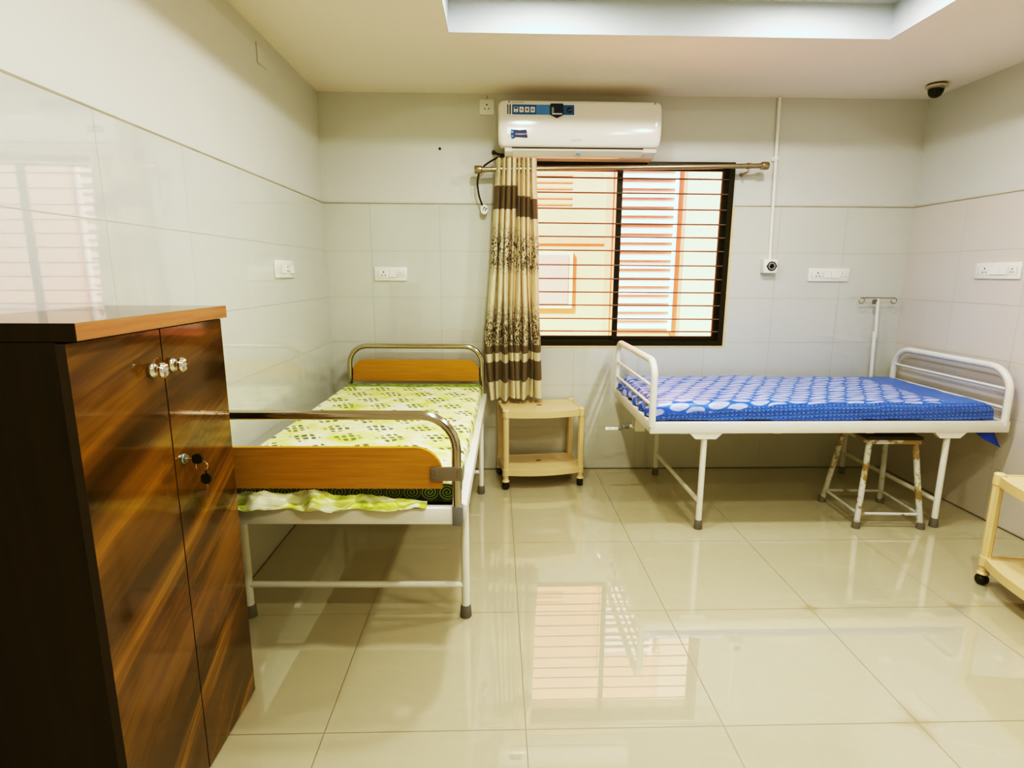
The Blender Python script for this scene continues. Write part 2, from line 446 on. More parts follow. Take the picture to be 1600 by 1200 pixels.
b.mat(2).box(-.009, .0008, YF, 0, TT - .003, TT + .003).mat(3).box(-.006, .0012, YF, 0, 0, .005)
struct(b.build('wall_left', [M['tile_l'], M['paint'], M['caulk'], M['skirt']], smooth=0))
b = MB().mat(1).box(W + .008, W + .2, YF, .22, 0, H + .4).mat(0).box(W, W + .012, YF, .01, 0, TT)
b.mat(2).box(W - .0008, W + .009, YF, 0, TT - .003, TT + .003).mat(3).box(W - .0012, W + .006, YF, 0, 0, .005)
struct(b.build('wall_right', [M['tile_r'], M['paint'], M['caulk'], M['skirt']], smooth=0))
b = MB().mat(1).box(-.2, W + .2, YF - .2, YF, 0, H + .4).mat(0).box(-.01, W + .01, YF - .01, YF + .008, 0, TT)
struct(b.build('wall_front', [M['tile_x'], M['paint']], smooth=0))
dr = struct(thing('door_1', 'x', 'x', (2.05, YF + .009, 0))); del dr['label']; del dr['category']  # unseen door, added dark to give the chrome rail a dark reflection
MB().box(-.50, -.43, 0, .05, 0, 2.12, .004).box(.43, .50, 0, .05, 0, 2.12, .004).box(-.43, .43, 0, .05, 2.05, 2.12, .004).build('door_frame', M['dark_wood'], dr, smooth=0)
dl = MB().box(-.428, .428, .004, .040, .005, 2.048, .003).build('door_leaf', M['dark_wood'], dr, smooth=0)
MB().tube([(.37, .04, 1.02), (.37, .085, 1.02), (.25, .085, 1.02)], .009, .015).build('door_handle', M['steel'], dl)
TX0, TX1, TY0, TY1, TZ = .886, 3.0, -4.10, -.908, 2.63     # recessed tray
b = MB()
for (x0, x1, y0, y1) in ((-.2, TX0, YF - .2, .25), (TX1, W + .2, YF - .2, .25), (TX0, TX1, YF - .2, TY0), (TX0, TX1, TY1, .25)):
    b.mat(0).box(x0, x1, y0, y1, H, H + .02)
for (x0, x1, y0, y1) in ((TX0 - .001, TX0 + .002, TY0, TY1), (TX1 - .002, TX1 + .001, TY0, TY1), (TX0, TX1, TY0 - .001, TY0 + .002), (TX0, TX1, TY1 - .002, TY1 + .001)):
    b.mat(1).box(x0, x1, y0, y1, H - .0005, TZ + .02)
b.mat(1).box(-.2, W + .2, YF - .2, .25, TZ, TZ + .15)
struct(b.build('ceiling', [M['ceil'], M['tray']], smooth=0))

# ------------------------------------------------------------------ window
win = struct(thing('window_1', 'black framed sliding window with horizontal grille bars', 'window', (0, 0, 0)))
del win['category']; del win['label']
b = MB()
FT = .034
b.box(WX0, WX1, -.004, .10, WZ1 - FT, WZ1).box(WX0, WX1, -.004, .10, WZ0, WZ0 + FT)
b.box(WX0, WX0 + FT, -.004, .10, WZ0 + FT, WZ1 - FT).box(WX1 - FT, WX1, -.004, .10, WZ0 + FT, WZ1 - FT)
b.box(WX0 + FT, WX1 - FT, .0555, .0585, WZ0 + FT, WZ0 + FT + .012).box(WX0 + FT, WX1 - FT, .0555, .0585, WZ1 - FT - .012, WZ1 - FT)
b.box(WX1 - FT - .008, WX1 - FT, .02, .03, WZ0 + FT, WZ1 - FT)
b.build('window_frame', M['black_frame'], win, smooth=0)
b = MB().box(WX1, WX1 + .018, -.002, .012, WZ0 - .014, TT - .005).box(WX0, WX1, -.002, .012, WZ0 - .014, WZ0)
b.build('plaster_margin', M['plaster'], win, smooth=0)
for (x0, x1, y) in ((1.905, WX1 - FT, .030), (WX0 + FT, 1.948, .061)):
    z0, z1 = WZ0 + FT + .001, WZ1 - FT - .001; t = .030
    b = MB().box(x0, x0 + t + .006, y, y + .024, z0, z1, .003).box(x1 - t, x1, y, y + .024, z0, z1, .003)
    b.box(x0 + t, x1 - t, y, y + .024, z0, z0 + .026, .003).box(x0 + t, x1 - t, y, y + .024, z1 - .016, z1, .003)
    s = b.build('sash', M['black_frame'], win, smooth=0)
    MB().quad((x0 + .02, y + .012, z0 + .015), (x1 - .02, y + .012, z0 + .015), (x1 - .02, y + .012, z1 - .01), (x0 + .02, y + .012, z1 - .01)).build('pane', M['glass'], s, smooth=0)
b = MB().tube([(2.648, .004, .985), (2.648, .004, 1.975)], .0032, seg=8).tube([(1.162, .004, .985), (1.162, .004, 1.975)], .0032, seg=8)
gr = b.build('grille', M['bar'], win)
for z in (1.977, 1.885, 1.785, 1.692, 1.607, 1.519, 1.424, 1.334, 1.246, 1.159, 1.068, .983):
    MB().tube([(1.160, .004, z + .004), (2.648, .004, z - .002)], .0046, seg=8).build('grille_bar', M['bar'], gr)

# ------------------------------------------------------------------ the building across the gap
EY = 2.0
bd = thing('neighbouring_building', 'sunlit peach wall of the next building seen through the window', 'building', (2.2, EY, -1.5))
def L(x, y, z): return (x - 2.2, y - EY, z + 1.5)
def lb(b, x0, x1, y0, y1, z0, z1, bev=0): b.box(x0 - 2.2, x1 - 2.2, y0 - EY, y1 - EY, z0 + 1.5, z1 + 1.5, bev)
b = MB(); lb(b, -2.5, 7.5, EY, EY + .3, -1.5, 5.0); b.build('wall', M['ext_wall'], bd, smooth=0)
b = MB(); lb(b, 3.0, 7.5, EY - .010, EY, -1.5, 5.0); b.build('cream_wall', M['ext_cream'], bd, smooth=0)
b = MB(); lb(b, 2.915, 3.0, EY - .014, EY, -1.5, 5.0); b.build('pilaster', M['ext_peach'], bd, smooth=0)
b = MB(); lb(b, 1.2, 2.199, EY - .012, EY, 1.665, 1.735); lb(b, 2.2, 2.27, EY - .012, EY, .3, 3.2); b.build('ledge', M['ext_peach'], bd, smooth=0)
lv = MB(); lb(lv, 2.33, 2.90, EY - .01, EY, .78, 3.0); lv = lv.build('louvre_panel', M['louvre_gap'], bd, smooth=0)
k = 0
z = .815
while z < 2.95:
    b = MB(); lb(b, 2.335, 2.885, EY - .022, EY - .012, z, z + .044, .002); b.build('louvre_blade', M['louvre'], lv, smooth=0); z += .0866
b = MB(); lb(b, 2.885, 2.912, EY - .05, EY - .001, .78, 3.0); b.build('louvre_frame', M['louvre'], lv, smooth=0)
b = MB(); lb(b, 1.30, 1.885, EY - .025, EY, 1.02, 1.585); wf = b.build('window_surround', M['ext_cream'], bd, smooth=0)
b = MB(); lb(b, 1.34, 1.84, EY - .03, EY - .02, 1.07, 1.555); b.build('window_pane', M['ext_pane'], wf, smooth=0)
b = MB(); lb(b, -1.5, 5.5, .95, EY, .40, .52); b.build('ledge', M['ext_cream'], bd, smooth=0)  # added ledge, out of view, bounces sunlight through the window onto the ceiling
for z in (2.31, 2.25, 2.19, 2.10, 2.04):
    b = MB(); lb(b, 1.3, 1.86, EY - .006, EY + .01, z, z + .018); b.build('vent_slit', M['vent'], bd, smooth=0)

# ------------------------------------------------------------------ wooden cabinet by the left wall
CY0, CY1, CX = -2.765, -2.160, .308
cab = thing('cabinet', 'tall glossy walnut-patterned two-door wooden cabinet standing against the left wall', 'cabinet', (.155, -2.46, 0))
def cb(b, x0, x1, y0, y1, z0, z1, bev=0): return b.box(x0 - .155, x1 - .155, y0 + 2.46, y1 + 2.46, z0, z1, bev)
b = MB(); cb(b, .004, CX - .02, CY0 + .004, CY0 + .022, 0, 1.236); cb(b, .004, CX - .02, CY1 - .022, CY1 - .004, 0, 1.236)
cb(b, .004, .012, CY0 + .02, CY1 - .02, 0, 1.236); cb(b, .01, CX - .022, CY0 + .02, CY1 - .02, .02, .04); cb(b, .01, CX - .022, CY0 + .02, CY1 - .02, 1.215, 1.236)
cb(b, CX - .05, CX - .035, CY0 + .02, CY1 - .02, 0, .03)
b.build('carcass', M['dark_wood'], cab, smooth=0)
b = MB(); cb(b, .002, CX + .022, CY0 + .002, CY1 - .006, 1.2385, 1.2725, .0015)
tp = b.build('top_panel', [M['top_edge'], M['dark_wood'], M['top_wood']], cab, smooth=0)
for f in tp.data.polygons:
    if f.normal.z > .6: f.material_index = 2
    if f.normal.y < -.6: f.material_index = 1                # the near edge takes the darker material
for (y0, y1, ky) in ((CY0, -2.4655, -2.517), (-2.4625, CY1, -2.436)):
    b = MB(); cb(b, CX - .0195, CX, y0, y1, .006, 1.234, .0012)
    d = b.build('door', [M['veneer'], M['maroon']], cab, smooth=0)
    for f in d.data.polygons:
        if f.normal.x < .6: f.material_index = 1
    MB().lathe([(0, 0), (.014, 0), (.0165, .003), (.0175, .008), (.014, .013), (.0085, .0165), (.0085, .019), (.014, .0215), (.0185, .026), (.0185, .031), (.014, .036), (0, .0375)],
               (CX - .155, ky + 2.46, 1.143), (1, 0, 0)).build('knob', M['nickel'], d)
    if y1 == CY1:
        MB().lathe([(0, 0), (.0135, 0), (.0135, .003), (.0105, .005), (.0105, .009), (.0, .0095)], (CX - .155, -2.425 + 2.46, .897), (1, 0, 0)).build('lock', M['teal'], d)
ky = thing('key', 'pair of black-headed keys on a ring hanging from the cabinet door lock', 'keys', (CX + .0102, -2.425, .897))
MB().box(-.001, .014, -.0035, .0035, -.0012, .0012).build('blade', M['nickel'], ky, smooth=0)
MB().prism(rrect(.013, .038, -.013, .013, .0095), XZ, -.004, .004).build('key_head', M['black'], ky)
pts = [(.034 + .015 * math.cos(a), .002 * math.sin(a), -.020 + .013 * math.sin(a)) for a in [2 * PI * k / 20 for k in range(21)]]
MB().tube(pts, .0011, seg=6, cap=False).build('ring', M['nickel'], ky)
MB().prism(rrect(.028, .053, -.069, -.041, .0105), XZ, .000, .008).tube([(.044, .003, -.043), (.041, .002, -.030)], .0022, seg=6).build('key_head', M['black'], ky)
MB().box(.0385, .0435, .0025, .0045, -.105, -.068).build('blade', M['nickel'], ky, smooth=0)

# ------------------------------------------------------------------ beds
def legs(bed, xs, ys, ztop, r, m):
    for x in xs:
        for y in ys:
            lg = MB().tube([(x, y, .042), (x, y, ztop)], r, seg=16).build('leg', m, bed)
            MB().lathe([(0, 0), (r * 1.30, 0), (r * 1.42, .005), (r * 1.28, .044), (r * 1.02, .052), (0, .052)], (x, y, 0), seg=18).build('rubber_foot', M['rubber'], lg)

# bed along the left wall
B1 = (.565, -1.09, 0); B1R = -math.radians(1.23)
bed = thing('hospital_bed', 'steel-bowed hospital bed with honey wood headboard and footboard along the left wall', 'bed', B1, B1R)
hx, hy = .440, .930
b = MB().box(-hx, hx, -hy - .015, -hy + .018, .533, .590, .002).box(-hx, hx, hy - .018, hy + .015, .533, .590, .002)
b.box(hx - .012, hx + .022, -hy + .018, hy - .018, .536, .590, .002).box(-hx - .022, -hx + .012, -hy + .018, hy - .018, .536, .590, .002)
b.box(-hx, hx, -hy, hy, .552, .558)
for k in range(5): b.box(-hx, hx, -.75 + k * .37, -.71 + k * .37, .535, .552)
b.build('bed_frame', M['white_metal'], bed, smooth=30)
legs(bed, (-.435, .435), (-.655, .655), .540, .0165, M['white_metal'])
for y in (-.655, .655): MB().tube([(-.432, y, .140), (.432, y, .140)], .013).build('leg_stretcher', M['white_metal'], bed)
for (y, zt, nm) in ((hy - .004, .902, 'head_rail'), (-hy - .004, .910, 'foot_rail')):
    MB().tube([(-.432, y, .565), (-.432, y, zt), (.432, y, zt), (.432, y, .565)], .0160, .115, 18).build(nm, M['chrome'], bed)
MB().prism(rrect(-.412, .412, .672, .812, .075, 8, (0, 0, 1, 1)), XZ, hy - .012, hy + .006).build('headboard', M['board'], bed, smooth=50)
MB().prism(rrect(-.386, .386, .660, .802, .090, 8, (0, 0, 1, 1)), XZ, -hy - .014, -hy + .004).build('footboard', M['board'], bed, smooth=50)
for sx in (-1, 1):
    x0, x1 = sorted((sx * .348, sx * .452))
    br = MB().box(x0, x1, -hy - .0235, -hy - .0142, .690, .738, .002)
    for (px, pz) in ((.362, .702), (.362, .728), (.365, .714), (.438, .702), (.438, .728), (.438, .715)):
        br.lathe([(0, .0), (.004, .0), (.003, .0025), (0, .003)], (sx * px, -hy - .0235, pz), (0, -1, 0), 8)
    br.build('bracket', M['plate_metal'], bed)
    MB().box(sx * .418 - .0 if sx > 0 else -.452, .452 if sx > 0 else -.418, -hy - .020, -hy + .012, .528, .598, .003).build('corner_cap', M['grey_cap'], bed)
    x0, x1 = sorted((sx * .402, sx * .445))
    MB().box(x0, x1, hy + .0062, hy + .0125, .705, .755, .002).build('bracket', M['plate_metal'], bed)

def cloth(name, mats, parent, X0, X1, Y0, Y1, ztop, drop, r, nx, ny, amp, extra=None, loc=None, rz=0, seed=0.0):
    """Sheet over a mattress; drop = (left, right, front, back) lengths; UV in metres."""
    def prof(s, Wd):
        if s < r:
            th = min((r - s) / r, PI / 2); down = r - r * math.cos(th); pos = r - r * math.sin(th)
            if (r - s) / r > PI / 2: down = r + (r - s) - r * PI / 2; pos = 0
            return pos, down
        if s > Wd - r:
            p, d = prof(Wd - s, Wd * 10); return Wd - p, d
        return s, 0.0
    wx, wy = X1 - X0, Y1 - Y0
    ss = [-drop[0] + (wx + drop[0] + drop[1]) * i / nx for i in range(nx + 1)]
    tt = [-drop[2] + (wy + drop[2] + drop[3]) * j / ny for j in range(ny + 1)]
    bm = bmesh.new(); uvl = bm.loops.layers.uv.new('UVMap'); g = []; uvs = {}
    for s in ss:
        row = []
        for t in tt:
            px, dx = prof(s, wx); py, dy = prof(t, wy)
            d = max(dx, dy) if dx * dy > 0 else dx + dy
            n1 = mnoise.noise(Vector((s * 5 + seed, t * 5, 0))); n2 = mnoise.noise(Vector((s * 14 + t * 5, t * 12 + seed, 3)))
            n3 = mnoise.noise(Vector((s * 30, t * 26, seed)))
            w = amp * (n1 + .55 * n2 + .18 * n3)
            P = Vector((X0 + px, Y0 + py, ztop - d))
            if d < r: P.z += w
            else:
                if dx > r: P.x += (w * .8) * (1 if s > wx / 2 else -1)
                if dy > r: P.y += (w * .8) * (1 if t > wy / 2 else -1)
            if extra: P = extra(P, s, t, d, wx, wy)
            v = bm.verts.new(P); uvs[v] = (s, t); row.append(v)
        g.append(row)
    for i in range(nx):
        for j in range(ny):
            f = bm.faces.new((g[i][j], g[i + 1][j], g[i + 1][j + 1], g[i][j + 1])); f.smooth = True
            for lp in f.loops: lp[uvl].uv = uvs[lp.vert]
    me = bpy.data.meshes.new(name); bm.to_mesh(me); bm.free(); me.materials.append(mats)
    o = bpy.data.objects.new(name, me); C.objects.link(o)
    if parent is not None: o.parent = parent
    if loc: o.location = loc
    o.rotation_euler = (0, 0, rz); return o

mt = MB().box(-.425, .420, -.850, .860, .5585, .640, .02).build('mattress', M['navy_ticking'], loc=B1)
mt.rotation_euler = (0, 0, B1R); tag(mt, 'mattress on the left bed, wrapped in the green printed sheet', 'mattress')
def ex1(P, s, t, d, wx, wy):
    if d > .05: P.z = max(P.z, .5915)
    return P
sh = cloth('bed_sheet', M['green_sheet'], None, -.442, .432, -.885, .885, .664, (.085, .085, .085, .06), .028, 110, 190, .0045, ex1, B1, B1R, 1.3)
tag(sh, 'yellow-green block-printed sheet with dark green border on the left bed', 'bed sheet')
bm = bmesh.new(); uvl = bm.loops.layers.uv.new('UVMap'); g = []; NX, NW = 120, 12                    # loose hem turned out over the foot beam
for i in range(NX + 1):
    x = -.43 + .76 * i / NX; e = max(0, min(1, i / NX)); row = []
    fade = min(1, (1 - e) * 3.2); wv = mnoise.noise(Vector((x * 6.5, 0, 2))); wv2 = mnoise.noise(Vector((x * 15, 4, 2)))
    for j in range(NW + 1):
        f = j / NW
        zt = .632 + .036 * wv * fade - .028 * (1 - fade); zb = .588 + .024 * wv2
        y = -.9165 - .038 * f - (.022 * math.sin(x * 30 + 5.0 * wv + f * 2.0) + .016 * wv2) * math.sin(f * PI * .8)
        zz = zt + (zb - zt) * f + .020 * math.sin(f * PI) * wv2 * fade + .010 * mnoise.noise(Vector((x * 30, f * 4, 1))) * fade
        if y > -.948 - .02 * f: zz = max(zz, .594)
        row.append((bm.verts.new((x, y - (.012 if f > .8 else 0), zz)), (x, f * .12)))
    g.append(row)
for i in range(NX):
    for j in range(NW):
        q = (g[i][j], g[i + 1][j], g[i + 1][j + 1], g[i][j + 1]); f = bm.faces.new([a[0] for a in q]); f.smooth = True
        for lp, a in zip(f.loops, q): lp[uvl].uv = a[1]
me = bpy.data.meshes.new('hem'); bm.to_mesh(me); bm.free(); me.materials.append(M['hem'])
o = bpy.data.objects.new('hem', me); C.objects.link(o); o.parent = sh

# bed along the window wall
B2 = (2.88, -.540, 0)
bed = thing('hospital_bed', 'white tubular hospital bed with blue sheet along the window wall', 'bed', B2)
hx, hy = .965, .445
b = MB().box(-hx, hx, -hy - .012, -hy + .02, .545, .605, .003).box(-hx, hx, hy - .02, hy + .012, .545, .605, .003)
b.box(-hx, -hx + .03, -hy + .02, hy - .02, .548, .605, .003).box(hx - .03, hx, -hy + .02, hy - .02, .548, .605, .003)
b.box(-hx + .02, hx - .02, -hy + .01, hy - .01, .562, .568)
for k in range(4): b.box(-.80 + k * .5, -.76 + k * .5, -hy, hy, .540, .562)
b.build('bed_frame', M['white_metal'], bed, smooth=30)
legs(bed, (-.666, .652), (-.432, .418), .530, .0160, M['white_metal'])
for x in (-.666, .652):
    for y in (-.440, .430):
        MB().prism([(x - .088, .546), (x - .055, .514), (x + .055, .514), (x + .088, .546)], XZ, y - .014, y + .014).build('leg_bracket', M['white_metal'], bed, smooth=0)
    MB().tube([(x, -.43, .150), (x, .416, .150)], .013).build('leg_stretcher', M['white_metal'], bed)
r_ = .0185
for (x, zt, bend, nm, rails) in ((-hx + .012, .924, .085, 'foot_rail', (.690, .790)), (hx - .022, .885, .13, 'head_rail', (.672, .775))):
    q = MB().tube([(x, -hy + .002, .580), (x, -hy + .002, zt), (x, hy - .002, zt), (x, hy - .002, .580)], r_, bend, 18).build(nm, M['white_metal'], bed)
    for z in rails: MB().tube([(x, -hy + .002, z), (x, hy - .002, z)], .0085, seg=10).build('cross_rail', M['white_metal'], q)
cr = MB().box(-.925, -.865, .012, .018, .425, .562).box(-.925, -.865, .072, .078, .425, .562).tube([(-.99, .045, .450), (-.55, .045, .450)], .010).build('crank', M['white_metal'], bed)
MB().tube([(-.985, .045, .452), (-1.000, .045, .452), (-1.003, .045, .436), (-1.02, .045, .432)], .009, .006).lathe([(0, 0), (.017, 0), (.017, .03), (0, .03)], (-.985, .045, .452), (1, 0, 0)).build('crank_joint', M['grey_cap'], cr)
MB().lathe([(0, 0), (.0105, .002), (.0125, .01), (.0125, .075), (.010, .082), (0, .084)], (-1.02, .045, .432), (-1, 0, 0)).build('crank_handle', M['white_metal'], cr)
MB().box(-.20, .30, -.26, -.24, .520, .545).box(.30, .36, -.30, -.20, .526, .546).tube([(.34, -.262, .532), (.34, -.275, .532)], .006).build('lifting_bar', M['white_metal'], bed, smooth=30)

mt = MB().box(-.900, .880, -.395, .400, .5685, .672, .02).build('mattress', M['navy_ticking'], loc=B2)
tag(mt, 'mattress on the window-side bed, wrapped in the blue printed sheet', 'mattress')
def ex2(P, s, t, d, wx, wy):
    if s < .05:                                                            # bunched hem at the left end
        lift = .045 + .025 * mnoise.noise(Vector((t * 11, 0, 1))) if -.01 < t < wy + .01 else 0
        if d > .045:
            k = min(1, (d - .045) / .05); P.z += lift * k * (1 if s < 0 else .0)
            P.x += .018 * math.sin(t * 46) * k - .01 * k
        P.x += .006 * mnoise.noise(Vector((t * 22, d * 30, 4)))
    ridge = math.exp(-((s - .62 - .25 * (t / wy)) / .05) ** 2) * .010 + math.exp(-((s - .48 - .30 * (t / wy)) / .04) ** 2) * .008
    if d < .02: P.z += ridge * (1 if t > .1 else t / .1)
    P.z -= .006 * s / wx if d < .03 else 0
    if d > .05: P.z = max(P.z, .6065)
    return P
sh = cloth('bed_sheet', M['blue_sheet'], None, -.935, .895, -.418, .418, .702, (.115, .110, .115, .10), .042, 200, 110, .0075, ex2, B2, 0, 5.1)
tag(sh, 'blue and lilac leaf-printed sheet on the bed beneath the window', 'bed sheet')
bm = bmesh.new(); uvl = bm.loops.layers.uv.new('UVMap'); g = []                                     # corner of the sheet hanging under the frame
for i in range(13):
    row = []
    for j in range(9):
        u, v = i / 12, j / 8
        x = .790 + .130 * u + v * (.050 + .020 * (1 - u)) ; z = .5435 - v * (.045 + .050 * u)
        y = -.440 + .02 * u + .006 * math.sin(u * 7 + v * 2)
        row.append((bm.verts.new((x, y, z)), (1.75 + u * .1, -.3 - v * .1)))
    g.append(row)
for i in range(12):
    for j in range(8):
        q = (g[i][j], g[i + 1][j], g[i + 1][j + 1], g[i][j + 1]); f = bm.faces.new([a[0] for a in q]); f.smooth = True
        for lp, a in zip(f.loops, q): lp[uvl].uv = a[1]
me = bpy.data.meshes.new('sheet_corner'); bm.to_mesh(me); bm.free(); me.materials.append(plain('deep_blue_cotton', (.010, .085, .50), .6, var=.15))
o = bpy.data.objects.new('sheet_corner', me); C.objects.link(o); o.parent = sh

# ------------------------------------------------------------------ drip stand at the back corner of the right bed
ds = thing('drip_stand', 'thin white drip pole with wire hooks rising behind the blue bed', 'drip stand', (3.695, -.062, 0))
MB().tube([(.012, 0, .50), (-.012, 0, .99)], .0125).build('outer_pole', M['white_metal'], ds)
MB().tube([(-.001, 0, .95), (-.016, 0, 1.212)], .0105).build('inner_pole', M['white_metal'], ds)
hk = MB()
pts = [(-.128 + .019 * math.sin(a), 0, 1.199 + .019 * math.cos(a)) for a in [-2 * PI * .92 + 2 * PI * .92 * k / 24 for k in range(25)]]
pts2 = [(.092 + .019 * math.sin(a), 0, 1.199 + .019 * math.cos(a)) for a in [2 * PI * .92 * k / 24 for k in range(25)]]
hk.tube(pts + pts2, .0030, seg=8).build('hook_bar', M['steel'], ds)
MB().lathe([(0, 0), (.011, 0), (.011, .022), (.007, .03), (0, .032)], (-.042, 0, 1.176)).tube([(-.040, 0, 1.196), (-.012, 0, 1.205)], .006).build('clamp_screw', M['rubber'], ds)

# ------------------------------------------------------------------ metal stool under the bed
st = thing('stool', 'square metal stool with chipped white paint under the blue bed', 'stool', (3.275, -.805, 0), -math.radians(3))
MB().box(-.150, .150, -.150, .150, .492, .512, .006).build('seat', M['seat_dark'], st)
b = MB()
for (x0, x1, y0, y1) in ((-.143, .143, -.143, -.125), (-.143, .143, .125, .143), (-.143, -.125, -.125, .125), (.125, .143, -.125, .125)): b.box(x0, x1, y0, y1, .468, .4915)
b.build('seat_frame', M['stool'], st, smooth=0)
for sx in (-1, 1):
    for sy in (-1, 1):
        lg = MB().tube([(sx * .172, sy * .180, .025), (sx * .122, sy * .122, .488)], .0155, seg=14).build('leg', M['stool'], st)
        MB().lathe([(0, 0), (.021, 0), (.022, .006), (.0185, .036), (.0, .037)], (sx * .175, sy * .183, 0)).build('rubber_foot', M['rubber'], lg)
for k in range(4):
    a = [(-.166, -.172, .078), (.166, -.172, .078), (.166, .172, .078), (-.166, .172, .078)]
    MB().tube([a[k], a[(k + 1) % 4]], .0085, seg=10).build('stretcher', M['stool'], st)

# ------------------------------------------------------------------ cream plastic trolleys
def trolley(label, loc, rz):
    t = thing('trolley', label, 'trolley', loc, rz, 'cream plastic two-shelf trolleys')
    hw, hd = .258, .152
    def shelf(z0, z1, nm):
        out = [(-hw, hd), (-hw, -hd)] + [(-hw + .03 + (2 * hw - .06) * k / 16, -hd - .034 * math.sin(PI * k / 16) ** .8) for k in range(17)] + [(hw, -hd), (hw, hd)]
        inn = [(p * .955, q * .94 if q > 0 else q + .018) for p, q in out]
        b = MB().prism(out, XY, z0, z1 - .006); b.prism(inn, XY, z1 - .0065, z1 - .004)
        n = len(out); A = [b.bm.verts.new((p, q, z1 - .006)) for p, q in out]; B = [b.bm.verts.new((p, q, z1)) for p, q in out]
        Cc = [b.bm.verts.new((p, q, z1)) for p, q in inn]; D = [b.bm.verts.new((p, q, z1 - .005)) for p, q in inn]
        for k in range(n):
            j = (k + 1) % n
            for (E, F) in ((A, B), (B, Cc), (Cc, D)): b.bm.faces.new((E[k], E[j], F[j], F[k]))
        s = b.build(nm, M['cream'], t, smooth=35)
        MB().prism([(.020 * math.cos(a), .012 * math.sin(a) + .02) for a in [2 * PI * k / 16 for k in range(16)]], XY, z1 - .0042, z1 - .0030).build('drain_mark', M['mark'], s, smooth=0)
    shelf(.474, .516, 'top_shelf'); shelf(.092, .132, 'bottom_shelf')
    for sx in (-1, 1):
        for sy in (-1, 1):
            x, y = sx * (hw - .012), sy * (hd - .012)
            b = MB()
            prof = [(.019 + (.0012 if k % 2 else -.0008)) for k in range(20)]
            ring = [(x + prof[k] * math.cos(2 * PI * k / 20), y + prof[k] * math.sin(2 * PI * k / 20)) for k in range(20)]
            b.prism(ring, XY, .1325, .474)
            b.lathe([(0, .474), (.0225, .474), (.0225, .520), (.017, .525), (0, .526)], (x, y, 0), seg=16)
            b.lathe([(.017, .092), (.019, .062), (.024, .056), (.024, .050), (0, .050)], (x, y, 0), seg=16)
            b.lathe([(0, .089), (.0225, .090), (.0225, .134), (.0195, .136), (0, .136)], (x, y, 0), seg=16)
            po = b.build('post', M['cream'], t, smooth=35)
            a = .6 * sx + .9 * sy; ax = Vector((math.cos(a), math.sin(a), 0))
            b = MB().lathe([(0, -.020), (.017, -.020), (.0225, -.014), (.0235, -.003), (.020, -.002), (.020, .002), (.0235, .003), (.0225, .014), (.017, .020), (0, .020)], (x, y, .0237), ax, 20)
            b.tube([(x, y, .03), (x, y, .056)], .007, seg=8); b.build('caster', M['caster'], po)
    return t
trolley('cream two-shelf plastic trolley under the curtain between the beds', (1.397, -.207, 0), math.radians(7.2))
trolley('cream two-shelf plastic trolley cut by the right edge, beside the right wall', (3.406, -1.820, 0), math.radians(-97.5))

# ------------------------------------------------------------------ air conditioner
ac = thing('air_conditioner', 'white split air conditioner with blue stickers above the window', 'air conditioner', (1.618, 0, 2.09))
def A(y, z): return (y, z - 2.09)
hw = .495
def smoothpoly(ctrl, n=6):
    out = []; N = len(ctrl)
    for i in range(N - 1):
        p0 = ctrl[max(i - 1, 0)]; p1 = ctrl[i]; p2 = ctrl[i + 1]; p3 = ctrl[min(i + 2, N - 1)]
        for k in range(n):
            t = k / n
            out.append(tuple(.5 * ((2 * p1[a]) + (-p0[a] + p2[a]) * t + (2 * p0[a] - 5 * p1[a] + 4 * p2[a] - p3[a]) * t * t + (-p0[a] + 3 * p1[a] - 3 * p2[a] + p3[a]) * t ** 3) for a in (0, 1)))
    out.append(ctrl[-1]); return out
prof = smoothpoly([(-.05, 2.388), (-.150, 2.390), (-.196, 2.380), (-.208, 2.34), (-.216, 2.26), (-.214, 2.18), (-.204, 2.135), (-.184, 2.121), (-.15, 2.119)])
front_curve = prof
# front panel: profile swept along X with rounded corners in the front outline
b = MB(); NXs = 40; rows = []
zmid, zh = 2.2545, .1355
for i in range(NXs + 1):
    e = -1 + 2 * i / NXs; e = math.sin(e * PI / 2)
    x = hw * e; dxe = hw - abs(x); rc = .035
    inset = rc - math.sqrt(max(0, rc * rc - (rc - dxe) ** 2)) if dxe < rc else 0
    row = []
    for (y, z) in prof:
        zz = zmid + (z - zmid) * (zh - inset) / zh
        yy = y + (inset * .55 if y < -.12 else 0)
        row.append(b.bm.verts.new((x, yy, zz - 2.09)))
    rows.append(row)
for i in range(NXs):
    for j in range(len(prof) - 1): b.bm.faces.new((rows[i][j], rows[i + 1][j], rows[i + 1][j + 1], rows[i][j + 1]))
b.bm.faces.new(rows[0]); b.bm.faces.new(list(reversed(rows[-1])))
for i in range(NXs): b.bm.faces.new((rows[i][-1], rows[i + 1][-1], rows[i + 1][0], rows[i][0]))
fp = b.build('front_panel', M['ac_white'], ac, smooth=35)
low = [(0, 2.388), (-.149, 2.384), (-.165, 2.12), (-.186, 2.119), (-.178, 2.100), (-.135, 2.076), (-.02, 2.072), (0, 2.085)]
MB().prism([A(*q) for q in low], YZ, -.455, .475).build('body', M['ac_white'], ac, smooth=25)
sl = Vector((0, -.043, .024)).normalized()
MB().prism([A(-.1895, 2.1175), A(-.185, 2.1215), A(-.150, 2.108), A(-.150, 2.103)], YZ, -.412, .392).build('vent_opening', M['ac_dark'], ac, smooth=0)
MB().prism([A(-.187, 2.1085), A(-.1895, 2.1045), A(-.150, 2.0755), A(-.145, 2.0785)], YZ, -.405, .388).build('vent_flap', M['ac_flap'], ac, smooth=0)
def fy(z, lift=.0012):                                                    # panel front as a function of height
    best = None
    for (p, q) in zip(prof, prof[1:]):
        if min(p[1], q[1]) <= z <= max(p[1], q[1]) and p[0] < -.19:
            f = (z - p[1]) / (q[1] - p[1] + 1e-9); return p[0] + f * (q[0] - p[0]) - lift
    return -.21 - lift
